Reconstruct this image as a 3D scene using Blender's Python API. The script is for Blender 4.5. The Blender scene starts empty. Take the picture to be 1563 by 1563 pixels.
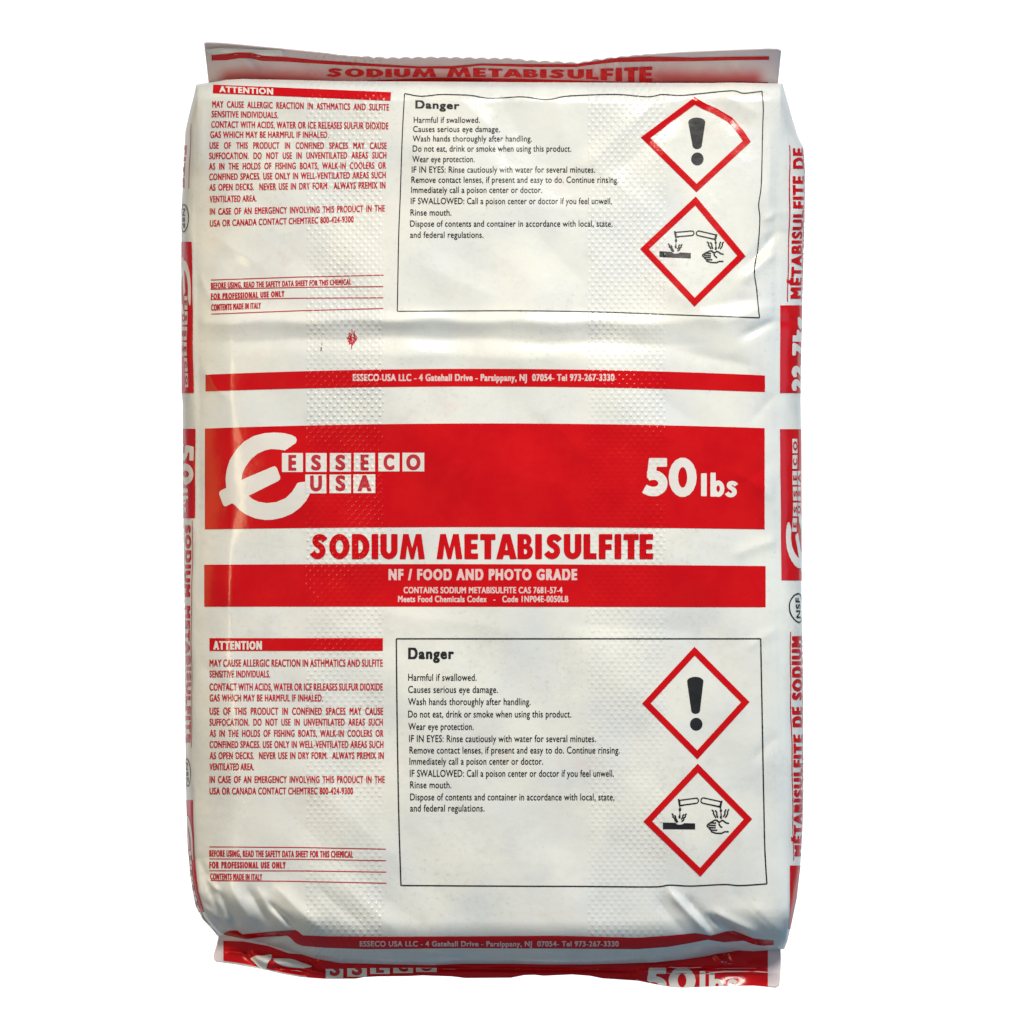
import bpy, bmesh, math
import numpy as np
from mathutils import Vector
from mathutils.geometry import tessellate_polygon

scene = bpy.context.scene
C = scene.collection
R = math.radians

# ---------------------------------------------------------------- units
K = 0.00048          # metres per print unit (the sack artwork is measured in print units)
CX = CY = 781.5      # centre of the artwork
H = 0.150            # height of the sack's crown above the table
D = 1.80             # camera above the crown

# ---------------------------------------------------------------- camera
cam_d = bpy.data.cameras.new('camera')
cam = bpy.data.objects.new('camera', cam_d)
C.objects.link(cam)
cam.location = (0, 0, H + D)
cam.rotation_euler = (0, 0, 0)
cam_d.sensor_width = 36
cam_d.lens = 36 * D / (1563 * K)
cam_d.clip_start = 0.05
cam_d.clip_end = 100
scene.camera = cam

# ---------------------------------------------------------------- world, lamps, exposure
world = bpy.data.worlds.new('World')
scene.world = world
world.use_nodes = True
bg = world.node_tree.nodes['Background']
bg.inputs['Color'].default_value = (0.56, 0.76, 1.0, 1)
bg.inputs['Strength'].default_value = 0.27

def area(name, loc, target, sx, sy, power, color):
    l = bpy.data.lights.new(name, 'AREA')
    l.shape = 'RECTANGLE'; l.size = sx; l.size_y = sy
    l.energy = power; l.color = color
    o = bpy.data.objects.new(name, l)
    C.objects.link(o)
    o.location = loc
    o.rotation_euler = (Vector(target) - Vector(loc)).to_track_quat('-Z', 'Y').to_euler()
    return o

key = area('key_softbox', (0.40, 1.65, 1.75), (0.02, -0.20, 0.12), 0.6, 0.6, 6.6, (1.0, 0.96, 0.87))
key.data.spread = R(50)          # a gridded softbox: brightest on the middle of the sack
area('warm_fill', (-1.30, 0.10, 0.30), (0, 0, 0.1), 1.2, 0.3, 2.4, (1.0, 0.64, 0.14))
area('cool_window', (1.40, -0.2, 0.70), (0.0, 0, 0.1), 1.3, 0.6, 4.0, (0.34, 0.68, 1.0))
area('warm_strip_lamp', (-1.43, 0.02, 1.70), (-0.2, 0.02, 0.14), 0.70, 0.12, 8.0, (1.0, 0.80, 0.45))
# two banks of lamps below the sack that burn out the white backdrop
for sx in (-1, 1):
    area('backdrop_bank', (1.35 * sx, 0, -0.25), (1.35 * sx, 0, -2), 0.8, 2.6, 54, (1.0, 1.0, 1.0))

vs = scene.view_settings
scene.display_settings.display_device = 'sRGB'
vs.view_transform = 'Standard'
vs.look = 'None'
vs.exposure = 0.0
vs.gamma = 1.0
vs.use_curve_mapping = False
scene.render.film_transparent = False
scene.cycles.max_bounces = 8

# ---------------------------------------------------------------- materials
class NT:
    """a few shorthands for building node trees"""
    def __init__(self, m):
        m.use_nodes = True
        self.t = m.node_tree
        self.n = self.t.nodes; self.l = self.t.links
        self.bsdf = self.n['Principled BSDF']
    def put(self, sock, v):
        if isinstance(v, bpy.types.NodeSocket): self.l.new(v, sock)
        else: sock.default_value = v
    def math(self, op, a, b=0.0, c=0.0, clamp=False):
        x = self.n.new('ShaderNodeMath'); x.operation = op; x.use_clamp = clamp
        self.put(x.inputs[0], a); self.put(x.inputs[1], b); self.put(x.inputs[2], c)
        return x.outputs[0]
    def noise(self, vec, scale, detail=3, rough=0.5):
        x = self.n.new('ShaderNodeTexNoise')
        self.l.new(vec, x.inputs['Vector'])
        x.inputs['Scale'].default_value = scale
        x.inputs['Detail'].default_value = detail
        x.inputs['Roughness'].default_value = rough
        return x.outputs['Fac']
    def ramp(self, v, lo, hi):
        x = self.n.new('ShaderNodeMapRange'); x.interpolation_type = 'SMOOTHSTEP'
        self.put(x.inputs['Value'], v)
        x.inputs['From Min'].default_value = lo; x.inputs['From Max'].default_value = hi
        return x.outputs['Result']
    def mix(self, f, a, b):
        x = self.n.new('ShaderNodeMix'); x.data_type = 'RGBA'
        self.put(x.inputs['Factor'], f); self.put(x.inputs['A'], a); self.put(x.inputs['B'], b)
        return x.outputs['Result']

def film_shader(g, col, rough, cap=0.20, ior=1.40):
    """diffuse plastic under a gloss that scuffing keeps from turning mirror-like at the edges"""
    nrm = g.bsdf.inputs['Normal'].links[0].from_socket
    out = g.n['Material Output']; g.n.remove(g.bsdf)
    d = g.n.new('ShaderNodeBsdfDiffuse'); gl = g.n.new('ShaderNodeBsdfGlossy'); mx = g.n.new('ShaderNodeMixShader'); fr = g.n.new('ShaderNodeFresnel')
    fr.inputs['IOR'].default_value = ior
    g.put(d.inputs['Color'], col); g.put(gl.inputs['Roughness'], rough)
    for x in (d, gl, fr): g.l.new(nrm, x.inputs['Normal'])
    g.l.new(g.math('MINIMUM', fr.outputs[0], cap), mx.inputs[0])
    g.l.new(d.outputs[0], mx.inputs[1]); g.l.new(gl.outputs[0], mx.inputs[2]); g.l.new(mx.outputs[0], out.inputs['Surface'])

def relief(g, dots=1.0):
    """woven-film grain, soft creasing and the two strips of raised anti-slip dots, laid out on the sack's own print coordinates"""
    uv = g.n.new('ShaderNodeUVMap'); uv.uv_map = 'print'
    sep = g.n.new('ShaderNodeSeparateXYZ'); g.l.new(uv.outputs['UV'], sep.inputs[0])
    U = g.math('MULTIPLY', sep.outputs[0], 1000.0); V = g.math('MULTIPLY', sep.outputs[1], 1000.0)
    wob = g.noise(uv.outputs['UV'], 22, 2)
    wob = g.math('MULTIPLY', g.math('SUBTRACT', wob, 0.5), 9.0)
    PX, PY = 11.6, 13.2
    def lat(off):
        a = g.math('MULTIPLY', g.math('SUBTRACT', g.math('FRACT', g.math('ADD', g.math('DIVIDE', U, PX), off)), 0.5), PX)
        b = g.math('MULTIPLY', g.math('SUBTRACT', g.math('FRACT', g.math('ADD', g.math('DIVIDE', V, PY), off)), 0.5), PY)
        return g.math('SQRT', g.math('ADD', g.math('MULTIPLY', a, a), g.math('MULTIPLY', b, b)))
    r = g.math('MINIMUM', lat(0.0), lat(0.5))
    dot = g.math('SUBTRACT', 1.0, g.ramp(r, 0.8, 3.3))
    Uw = g.math('ADD', U, wob)
    band = lambda c: g.math('SUBTRACT', 1.0, g.ramp(g.math('ABSOLUTE', g.math('SUBTRACT', Uw, c)), 56, 61))
    mask = g.math('MAXIMUM', band(526.0), g.math('MULTIPLY', band(957.0), 0.75))
    vary = g.ramp(g.noise(uv.outputs['UV'], 9, 3), 0.30, 0.62)
    vary = g.math('ADD', g.math('MULTIPLY', vary, 0.75), 0.30)
    low = g.math('SUBTRACT', 1.0, g.math('MULTIPLY', g.ramp(V, 780, 900), 0.3))
    dots_h = g.math('MULTIPLY', g.math('MULTIPLY', g.math('MULTIPLY', dot, mask), vary), low)
    grain = g.noise(uv.outputs['UV'], 420, 2)
    soft = g.noise(uv.outputs['UV'], 28, 4, 0.55)
    h = g.math('MULTIPLY', dots_h, 0.00042 * dots)
    h = g.math('ADD', h, g.math('MULTIPLY', grain, 0.00003))
    h = g.math('ADD', h, g.math('MULTIPLY', soft, 0.00040))
    h = g.math('ADD', h, g.math('MULTIPLY', g.noise(uv.outputs['UV'], 75, 3), 0.00010))
    b = g.n.new('ShaderNodeBump')
    b.inputs['Strength'].default_value = 1.0
    b.inputs['Distance'].default_value = 1.0
    g.l.new(h, b.inputs['Height'])
    g.l.new(b.outputs['Normal'], g.bsdf.inputs['Normal'])
    return uv.outputs['UV'], U, V

def film_material(name='white_film', seal=False):
    m = bpy.data.materials.new(name); g = NT(m)
    uv, U, V = relief(g)
    sheen_mottle = g.ramp(g.noise(uv, 7, 4, 0.6), 0.35, 0.7)
    col = g.mix(sheen_mottle, (0.675, 0.66, 0.605, 1), (0.60, 0.605, 0.595, 1))  # warm and cool patches coloured in to imitate mottled reflections
    speck = g.ramp(g.noise(uv, 130, 4, 0.65), 0.53, 0.70)
    patch = g.ramp(g.noise(uv, 5.5, 3), 0.44, 0.62)
    col = g.mix(g.math('MULTIPLY', g.math('MULTIPLY', speck, patch), 0.36), col, (0.42, 0.40, 0.36, 1))
    pinkp = g.ramp(g.noise(uv, 8.3, 5, 0.7), 0.58, 0.74)
    col = g.mix(g.math('MULTIPLY', pinkp, 0.22), col, (0.62, 0.36, 0.32, 1))
    smear = g.ramp(g.noise(uv, 13, 8, 0.80), 0.46, 0.76)
    col = g.mix(g.math('MULTIPLY', smear, 0.40), col, (0.44, 0.43, 0.41, 1))
    grit = g.ramp(g.noise(uv, 260, 2, 0.5), 0.76, 0.80)
    col = g.mix(g.math('MULTIPLY', grit, 0.6), col, (0.16, 0.14, 0.12, 1))
    if seal:   # soft pink reflection of the red print, painted into the film colour
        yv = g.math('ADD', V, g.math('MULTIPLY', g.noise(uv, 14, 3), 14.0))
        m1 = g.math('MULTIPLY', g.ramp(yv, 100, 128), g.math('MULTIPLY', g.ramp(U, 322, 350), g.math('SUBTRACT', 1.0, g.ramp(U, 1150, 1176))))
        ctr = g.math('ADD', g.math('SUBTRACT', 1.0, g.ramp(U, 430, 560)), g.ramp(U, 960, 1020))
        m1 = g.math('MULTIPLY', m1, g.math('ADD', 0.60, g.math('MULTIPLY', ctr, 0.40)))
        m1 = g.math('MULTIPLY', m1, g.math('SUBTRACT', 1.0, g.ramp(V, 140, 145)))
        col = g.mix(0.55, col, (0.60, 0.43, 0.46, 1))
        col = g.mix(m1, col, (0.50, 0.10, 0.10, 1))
    film_shader(g, col, g.math('ADD', 0.17, g.math('MULTIPLY', sheen_mottle, 0.09)))
    return m

def ink_material(name, a, b, wear=0.0, wearcol=(0.65, 0.62, 0.58, 1), rough=0.19, dots=1.0):
    m = bpy.data.materials.new(name); g = NT(m)
    uv, U, V = relief(g, dots)
    f = g.ramp(g.noise(uv, 18, 5, 0.65), 0.3, 0.7)
    col = g.mix(f, a, b)
    if wear:
        w = g.ramp(g.noise(uv, 95, 5, 0.7), 0.66, 0.80)
        col = g.mix(g.math('MULTIPLY', w, wear), col, wearcol)
    film_shader(g, col, rough)
    return m

FILM = film_material()
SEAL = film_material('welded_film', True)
RED = ink_material('red_ink', (0.47, 0.001, 0.004, 1), (0.51, 0.004, 0.005, 1), 0.08, dots=0.75)
REDFLAT = ink_material('red_border_ink', (0.47, 0.001, 0.004, 1), (0.51, 0.004, 0.005, 1), 0.05, dots=0.15)
REDTYPE = ink_material('red_type_ink', (0.45, 0.030, 0.040, 1), (0.40, 0.022, 0.032, 1), 0.25)
BLACK = ink_material('black_ink', (0.012, 0.012, 0.014, 1), (0.020, 0.020, 0.022, 1), 0.12, rough=0.35)
WHITE = ink_material('bare_film_lettering', (0.66, 0.62, 0.58, 1), (0.62, 0.59, 0.55, 1), 0.0)
PALE = ink_material('pale_pink_lettering', (0.66, 0.47, 0.45, 1), (0.62, 0.42, 0.41, 1), 0.0)
PAPER = bpy.data.materials.new('white_paper')
g = NT(PAPER)
uvp = g.n.new('ShaderNodeTexCoord')
g.l.new(g.mix(g.noise(uvp.outputs['Object'], 6, 3), (0.90, 0.90, 0.90, 1), (0.88, 0.88, 0.88, 1)), g.bsdf.inputs['Base Color'])
g.bsdf.inputs['Roughness'].default_value = 0.8
g.bsdf.inputs['Specular IOR Level'].default_value = 0.1

# ---------------------------------------------------------------- the setting: a white paper backdrop far behind the sack
bm = bmesh.new()
bmesh.ops.create_grid(bm, x_segments=2, y_segments=2, size=3.2)
me = bpy.data.meshes.new('backdrop'); bm.to_mesh(me); bm.free()
me.materials.append(PAPER)
backdrop = bpy.data.objects.new('backdrop', me); C.objects.link(backdrop)
backdrop.location.z = -2.0
backdrop['kind'] = 'structure'

# ---------------------------------------------------------------- shape of the sack
def P(pts):
    a = np.array(pts, float)
    return lambda t: np.interp(t, a[:, 0], a[:, 1])

L_ = P([(128,300),(150,295),(173,289),(200,283),(256,280),(323,277),(600,277.5),(620,279),(800,280),(940,282),(1200,283.5),(1210,284),(1293,287),(1340,292),(1363,295),(1383,299),(1403,309),(1421,326),(1430,333)])
R_ = P([(128,1194.5),(180,1209),(206,1217),(226,1226),(256,1228.5),(330,1228),(450,1224.5),(520,1223),(600,1222),(680,1223),(920,1223.5),(1040,1225.5),(1210,1226),(1260,1225),(1320,1221.5),(1370,1216),(1416,1206.5),(1436,1202),(1449,1197)])
AL = P([(128,302),(200,299),(330,298),(500,301),(620,304),(800,304),(940,301),(1200,298),(1300,300),(1363,307),(1400,318),(1421,333),(1430,340)])
AR = P([(128,1192),(200,1190),(300,1186),(600,1184),(900,1187),(1200,1194),(1300,1200),(1400,1204),(1436,1199.5),(1449,1194)])
T_ = P([(280,131),(302,129),(322,126),(345,121.5),(370,120.3),(443,122.5),(520,124.5),(593,126),(640,125),(690,127),(773,128.5),(840,128),(906,130),(980,128.5),(1072,127),(1120,126),(1194,127.5),(1230,128)])
B_ = P([(300,1424),(333,1427),(372,1434),(400,1439),(440,1450),(480,1463),(520,1470),(600,1472),(660,1473),(700,1471),(780,1471),(830,1472),(900,1472),(1000,1469),(1050,1462),(1080,1456),(1115,1450),(1150,1452),(1190,1450),(1205,1445)])

RIDGES = [  # x1, y1, x2, y2, width, height in mm (+ raised, - pressed in)
    # soft fold across the sack under the upper notices
    (300,492,640,488,13,2.6),(560,487,1000,494,12,2.6),(960,494,1190,482,14,1.4),
    (330,522,700,514,15,-2.0),(620,516,1060,526,16,-2.4),
    # creases running to the right edge
    (1196,346,1136,408,9,-3.2),(1188,384,1130,430,10,2.4),(1190,488,1132,513,8,-2.6),(1185,465,1120,487,10,1.2),
    (1190,322,1170,336,6,1.6),(1175,200,1172,325,7,1.3),(1188,700,1130,742,16,-1.0),(1180,760,1120,720,14,1.2),(1188,825,1120,846,9,1.2),
    # the bend along the left edge that catches the light
    (352,470,351,1030,8,0.25),(700,300,1000,330,40,0.8),(420,330,600,300,40,-0.8),(640,690,1000,760,60,0.9),(380,860,700,900,50,-0.8),(700,1100,1000,1040,60,0.8),(640,1250,900,1300,50,-0.7),
    # broad handling dents and faint drag creases
    (420,360,560,470,26,-1.1),(640,400,760,455,22,1.0),(800,330,900,440,28,-1.1),(900,240,1000,330,18,0.9),(560,540,900,548,16,1.2),(1040,535,1150,560,14,-1.4),
    (690,180,700,280,16,0.7),(760,170,775,260,14,-0.7),(330,240,420,330,18,-0.9),(330,360,400,410,12,0.9),(1010,430,1110,500,16,1.1),(1060,470,1150,455,9,-1.0),
    (1186,600,1150,640,9,-1.2),(1188,960,1140,990,9,1.0),(1192,1120,1150,1160,10,-1.0),(310,560,345,610,9,1.0),(308,1010,350,1060,10,-0.9),(305,420,330,470,8,1.1),
    (460,1010,580,1160,30,0.9),(820,620,900,700,24,0.9),(1000,600,1090,660,22,-1.0),(560,930,760,960,22,0.9),(860,950,1060,965,18,-0.9),
    # upper right corner
    (880,262,1010,150,16,1.6),(940,262,1050,165,14,-1.2),(1075,150,1130,190,14,-1.3),(1040,140,1070,156,8,0.9),(1100,140,1160,175,12,0.9),
    (690,140,760,200,22,0.8),(760,136,800,215,20,-0.7),(850,150,870,230,18,0.7),
    # upper left
    (305,150,300,260,9,2.0),(330,125,470,122,9,-1.0),
    # lower left corner
    (298,1360,319,1386,4.5,-2.4),(320,1356,340,1402,6,-3.2),(336,1362,361,1416,6.5,-3.6),(379,1358,412,1410,8,-3.2),
    (409,1377,450,1417,6,-4.8),(352,1352,384,1408,9,2.4),(326,1366,348,1412,6,1.8),(424,1356,490,1420,13,3.0),(395,1360,430,1408,8,2.2),
    (300,1384,332,1416,4.5,-2.2),(303,1372,330,1404,5,1.6),(316,1343,334,1360,4,1.8),(300,1308,318,1340,6,-1.6),(306,1334,322,1352,5,-1.4),
    (480,1350,560,1420,13,-1.4),(520,1345,600,1420,14,1.1),(560,1345,660,1425,18,-0.8),(470,1180,620,1330,26,0.9),(430,1230,560,1345,24,-0.8),
    # lower right corner
    (1022,1360,1082,1426,7.5,4.2),(1048,1372,1088,1420,8.5,-3.6),(1084,1400,1144,1436,5.5,-5.2),(1092,1392,1152,1424,8,3.2),
    (1004,1372,1046,1424,11,-1.6),(1150,1380,1200,1430,11,1.6),(1120,1360,1170,1410,12,-1.2),(1130,1370,1190,1440,9,1.0),
    # bottom roll
    (400,1436,452,1424,6,-4.0),(430,1452,520,1462,7,2.0),(700,1452,760,1464,6,-1.5),(640,1450,700,1462,6,1.4),(1060,1440,1130,1448,6,2.2),(1130,1446,1188,1438,5,-2.4),
    (830,1450,920,1456,6,-1.2),(560,1452,640,1458,6,-1.0),
]

def ridge_sum(X, Y):
    out = np.zeros_like(X)
    for x1, y1, x2, y2, w, a in RIDGES:
        dx, dy = x2 - x1, y2 - y1
        ln = math.hypot(dx, dy)
        s = ((X - x1) * dx + (Y - y1) * dy) / ln
        p = ((X - x1) * dy - (Y - y1) * dx) / ln
        p = p + 0.12 * w * np.sin(s / (1.7 * w))
        over = np.maximum(np.abs(s - ln / 2) - ln * 0.28, 0)
        q = np.abs(p) / w
        prof = 0.6 * np.exp(-q * q) + 0.4 * np.exp(-1.6 * q)
        out -= a * prof * np.exp(-(over / (ln * 0.20 + 2)) ** 2)
    return out

def soft(x, w):
    return 0.5 * (x + np.sqrt(x * x + w * w))

def front_depth(X, Y):
    X = np.asarray(X, float); Y = np.asarray(Y, float)
    al, ar = AL(Y), AR(Y)
    mid, hw = (al + ar) / 2, (ar - al) / 2
    c = np.clip(np.abs((X - mid - 130) / (hw + 130)), 0, 1)
    d = 13.0 * c ** 2 + 6.0 * c ** 6
    el = np.clip(X - al, 0, None); er = np.clip(ar - X, 0, None)
    d += 4.0 * np.exp(-el / 20) + 4.0 * np.exp(-er / 14)
    fade = np.clip((Y - 150) / 120, 0, 1) * np.clip((1400 - Y) / 90, 0, 1)
    d += fade * 0.20 * soft(350 + 4 * np.sin(Y / 90) - X, 14)
    d += fade * 0.06 * soft(X - 1150 + 5 * np.sin(Y / 70), 18)
    d += 0.045 * soft(485 - Y, 26) + 1.5
    t = np.clip((Y - T_(X)), 0, None)
    d += 7 * np.clip(1 - t / 30, 0, 1) ** 2 + 9 * np.exp(-t / 4.5)
    b = np.clip((B_(X) - Y), 0, None)
    d += 32 * np.clip(1 - b / 66, 0, 1) ** 2 + 6 * np.exp(-b / 5)
    d += 0.9 * np.sin(X / 83 + Y / 131 + 0.6) + 0.7 * np.sin(X / 47 - Y / 71) + 0.35 * np.sin(X / 29 + Y / 37 + 1) + 0.22 * np.sin(X / 19 - Y / 23)
    d += 1.1 * np.sin(X / 150 - Y / 210 + 2) + 0.55 * np.sin(X / 37 + Y / 59) + 0.45 * np.sin(X / 61 - Y / 33 + 1)
    edge = np.clip(np.minimum(el, er) / 10, 0, 1)
    d += ridge_sum(X, Y) * (0.35 + 0.65 * edge)
    return np.clip(d, -2, 74)

def lift(X, Y, d):
    s = K * (1 + d / 1000 / D)
    return np.stack([(X - CX) * s, (CY - Y) * s, H - d / 1000], -1)

def front_pos(X, Y):
    return lift(X, Y, front_depth(X, Y))

TH0 = R(24)
def side_xy(side, q, Y):
    th = TH0 + q * (math.pi / 2 - TH0)
    xf = (np.sin(th) - math.sin(TH0)) / (1 - math.sin(TH0))
    yf = (math.cos(TH0) - np.cos(th)) / math.cos(TH0)
    a = AL(Y) if side < 0 else AR(Y)
    e = L_(Y) if side < 0 else R_(Y)
    dc = front_depth(a, Y)
    wav = 0.8 * np.sin(Y / 33 + q * 3) + 0.6 * np.sin(Y / 14.3 + side) + 0.5 * np.sin(Y / 61 + 2)
    wav = wav * np.clip((Y - 140) / 60, 0, 1) * np.clip((1400 - Y) / 60, 0, 1) * np.sin(np.clip(q, 0, 1) * math.pi)
    x = a + (e - a) * xf - side * wav * 0.9
    return x, dc + 26.0 * yf

def side_pos(side):
    def f(Q, Y):
        x, d = side_xy(side, Q, Y)
        return lift(x, Y, d)
    return f

# the seals: flat double-film fins at the two ends
TT = P([(311,66),(316,64),(340,65),(426,73),(493,80),(536,85),(593,88),(660,87),(740,88.5),(779,89),(816,92.5),(886,95.5),(906,91),(973,83.5),(1039,79),(1122,75.5),(1172,73.5),(1187,74),(1193,77)])
def top_edge(X):
    sc = np.clip((X - 530) / 40, 0, 1) * np.clip((1010 - X) / 70, 0, 1)
    return TT(X) - 2.6 * np.abs(np.sin((X - 590) * math.pi / 19.4)) * sc + 1.5 * sc
def top_depth(X, Y):
    X = np.asarray(X, float); Y = np.asarray(Y, float)
    d = 72 - 0.52 * (132 - Y)
    d += 1.6 * np.sin(X / 61) * (132 - Y) / 60 + 0.5 * np.sin(X / 17 + 1) * (132 - Y) / 60
    for x1, y1, x2, y2, w, a in [(385,84,400,112,5,-1.8),(370,86,384,108,6,1.5),(340,100,470,112,9,1.0),(1120,92,1135,118,7,1.6),(1105,90,1120,112,6,-1.2),(560,112,800,113,5,1.0),(600,102,900,108,4,-0.9),(1020,110,1160,118,8,1.0),(330,80,430,88,3,1.2)]:
        dx, dy = x2-x1, y2-y1; ln = math.hypot(dx, dy)
        s = ((X-x1)*dx+(Y-y1)*dy)/ln; p = ((X-x1)*dy-(Y-y1)*dx)/ln
        d = d - a*np.exp(-(p/w)**2)*np.exp(-(np.maximum(np.abs(s-ln/2)-ln*0.3,0)/(ln*0.2))**2)
    return d
def top_pos(X, Y):
    return lift(X, Y, top_depth(X, Y))

BB = P([(326,1464),(330,1468),(345,1470),(360,1472),(393,1478),(410,1481),(426,1485.5),(460,1491.5),(493,1494),(543,1494),(556,1491.5),(576,1490.5),(625,1490),(645,1489),(660,1489.5),(690,1490.5),(710,1493),(780,1492.5),(800,1488.5),(815,1488),(830,1489.5),(873,1487.5),(900,1489.5),(920,1493.5),(973,1497),(1006,1503.5),(1030,1507),(1045,1507.5),(1106,1505),(1150,1504.5),(1172,1506.5),(1184,1508),(1190,1504),(1193,1496)])
def bot_depth(X, Y):
    X = np.asarray(X, float); Y = np.asarray(Y, float)
    d = 54 - 0.15 * (Y - 1440)
    d += 1.3 * np.sin(X / 37) + 0.7 * np.sin(X / 13.7 + Y / 9) + 0.5 * np.sin(X / 23 - Y / 6)
    for x1, y1, x2, y2, w, a in [(980,1482,1175,1484,2.2,2.2),(1000,1477,1175,1478,3,-1.6),(1090,1455,1104,1470,4,2.0),(1108,1455,1114,1470,4,-1.6),(385,1458,420,1474,6,3.0),(372,1450,400,1478,5,-2.5),(410,1466,478,1478,5,2.4),(420,1478,470,1484,3,-2.0),(345,1452,380,1456,3,1.0),(560,1478,960,1481,4,-2.0),(460,1480,500,1486,3,1.6),(660,1484,960,1486,3,1.4)]:
        dx, dy = x2-x1, y2-y1; ln = math.hypot(dx, dy)
        s = ((X-x1)*dx+(Y-y1)*dy)/ln; p = ((X-x1)*dy-(Y-y1)*dx)/ln
        d = d - a*np.exp(-(p/w)**2)*np.exp(-(np.maximum(np.abs(s-ln/2)-ln*0.35,0)/(ln*0.15))**2)
    return d
def bot_pos(X, Y):
    return lift(X, Y, bot_depth(X, Y))

# ---------------------------------------------------------------- mesh helpers
def finish(name, verts, faces, uvs, mat, parent, smooth=True, normals=None):
    me = bpy.data.meshes.new(name)
    me.from_pydata([tuple(v) for v in verts], [], [tuple(int(i) for i in f) for f in faces])
    lay = me.uv_layers.new(name='print')
    idx = np.empty(len(me.loops), int); me.loops.foreach_get('vertex_index', idx)
    lay.data.foreach_set('uv', np.asarray(uvs, float)[idx].ravel())
    me.polygons.foreach_set('use_smooth', [smooth] * len(me.polygons))
    me.materials.append(mat)
    me.update()
    if normals is not None: me.normals_split_custom_set_from_vertices([tuple(v) for v in normals])
    o = bpy.data.objects.new(name, me)
    C.objects.link(o)
    if parent is not None: o.parent = parent
    return o

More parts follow.
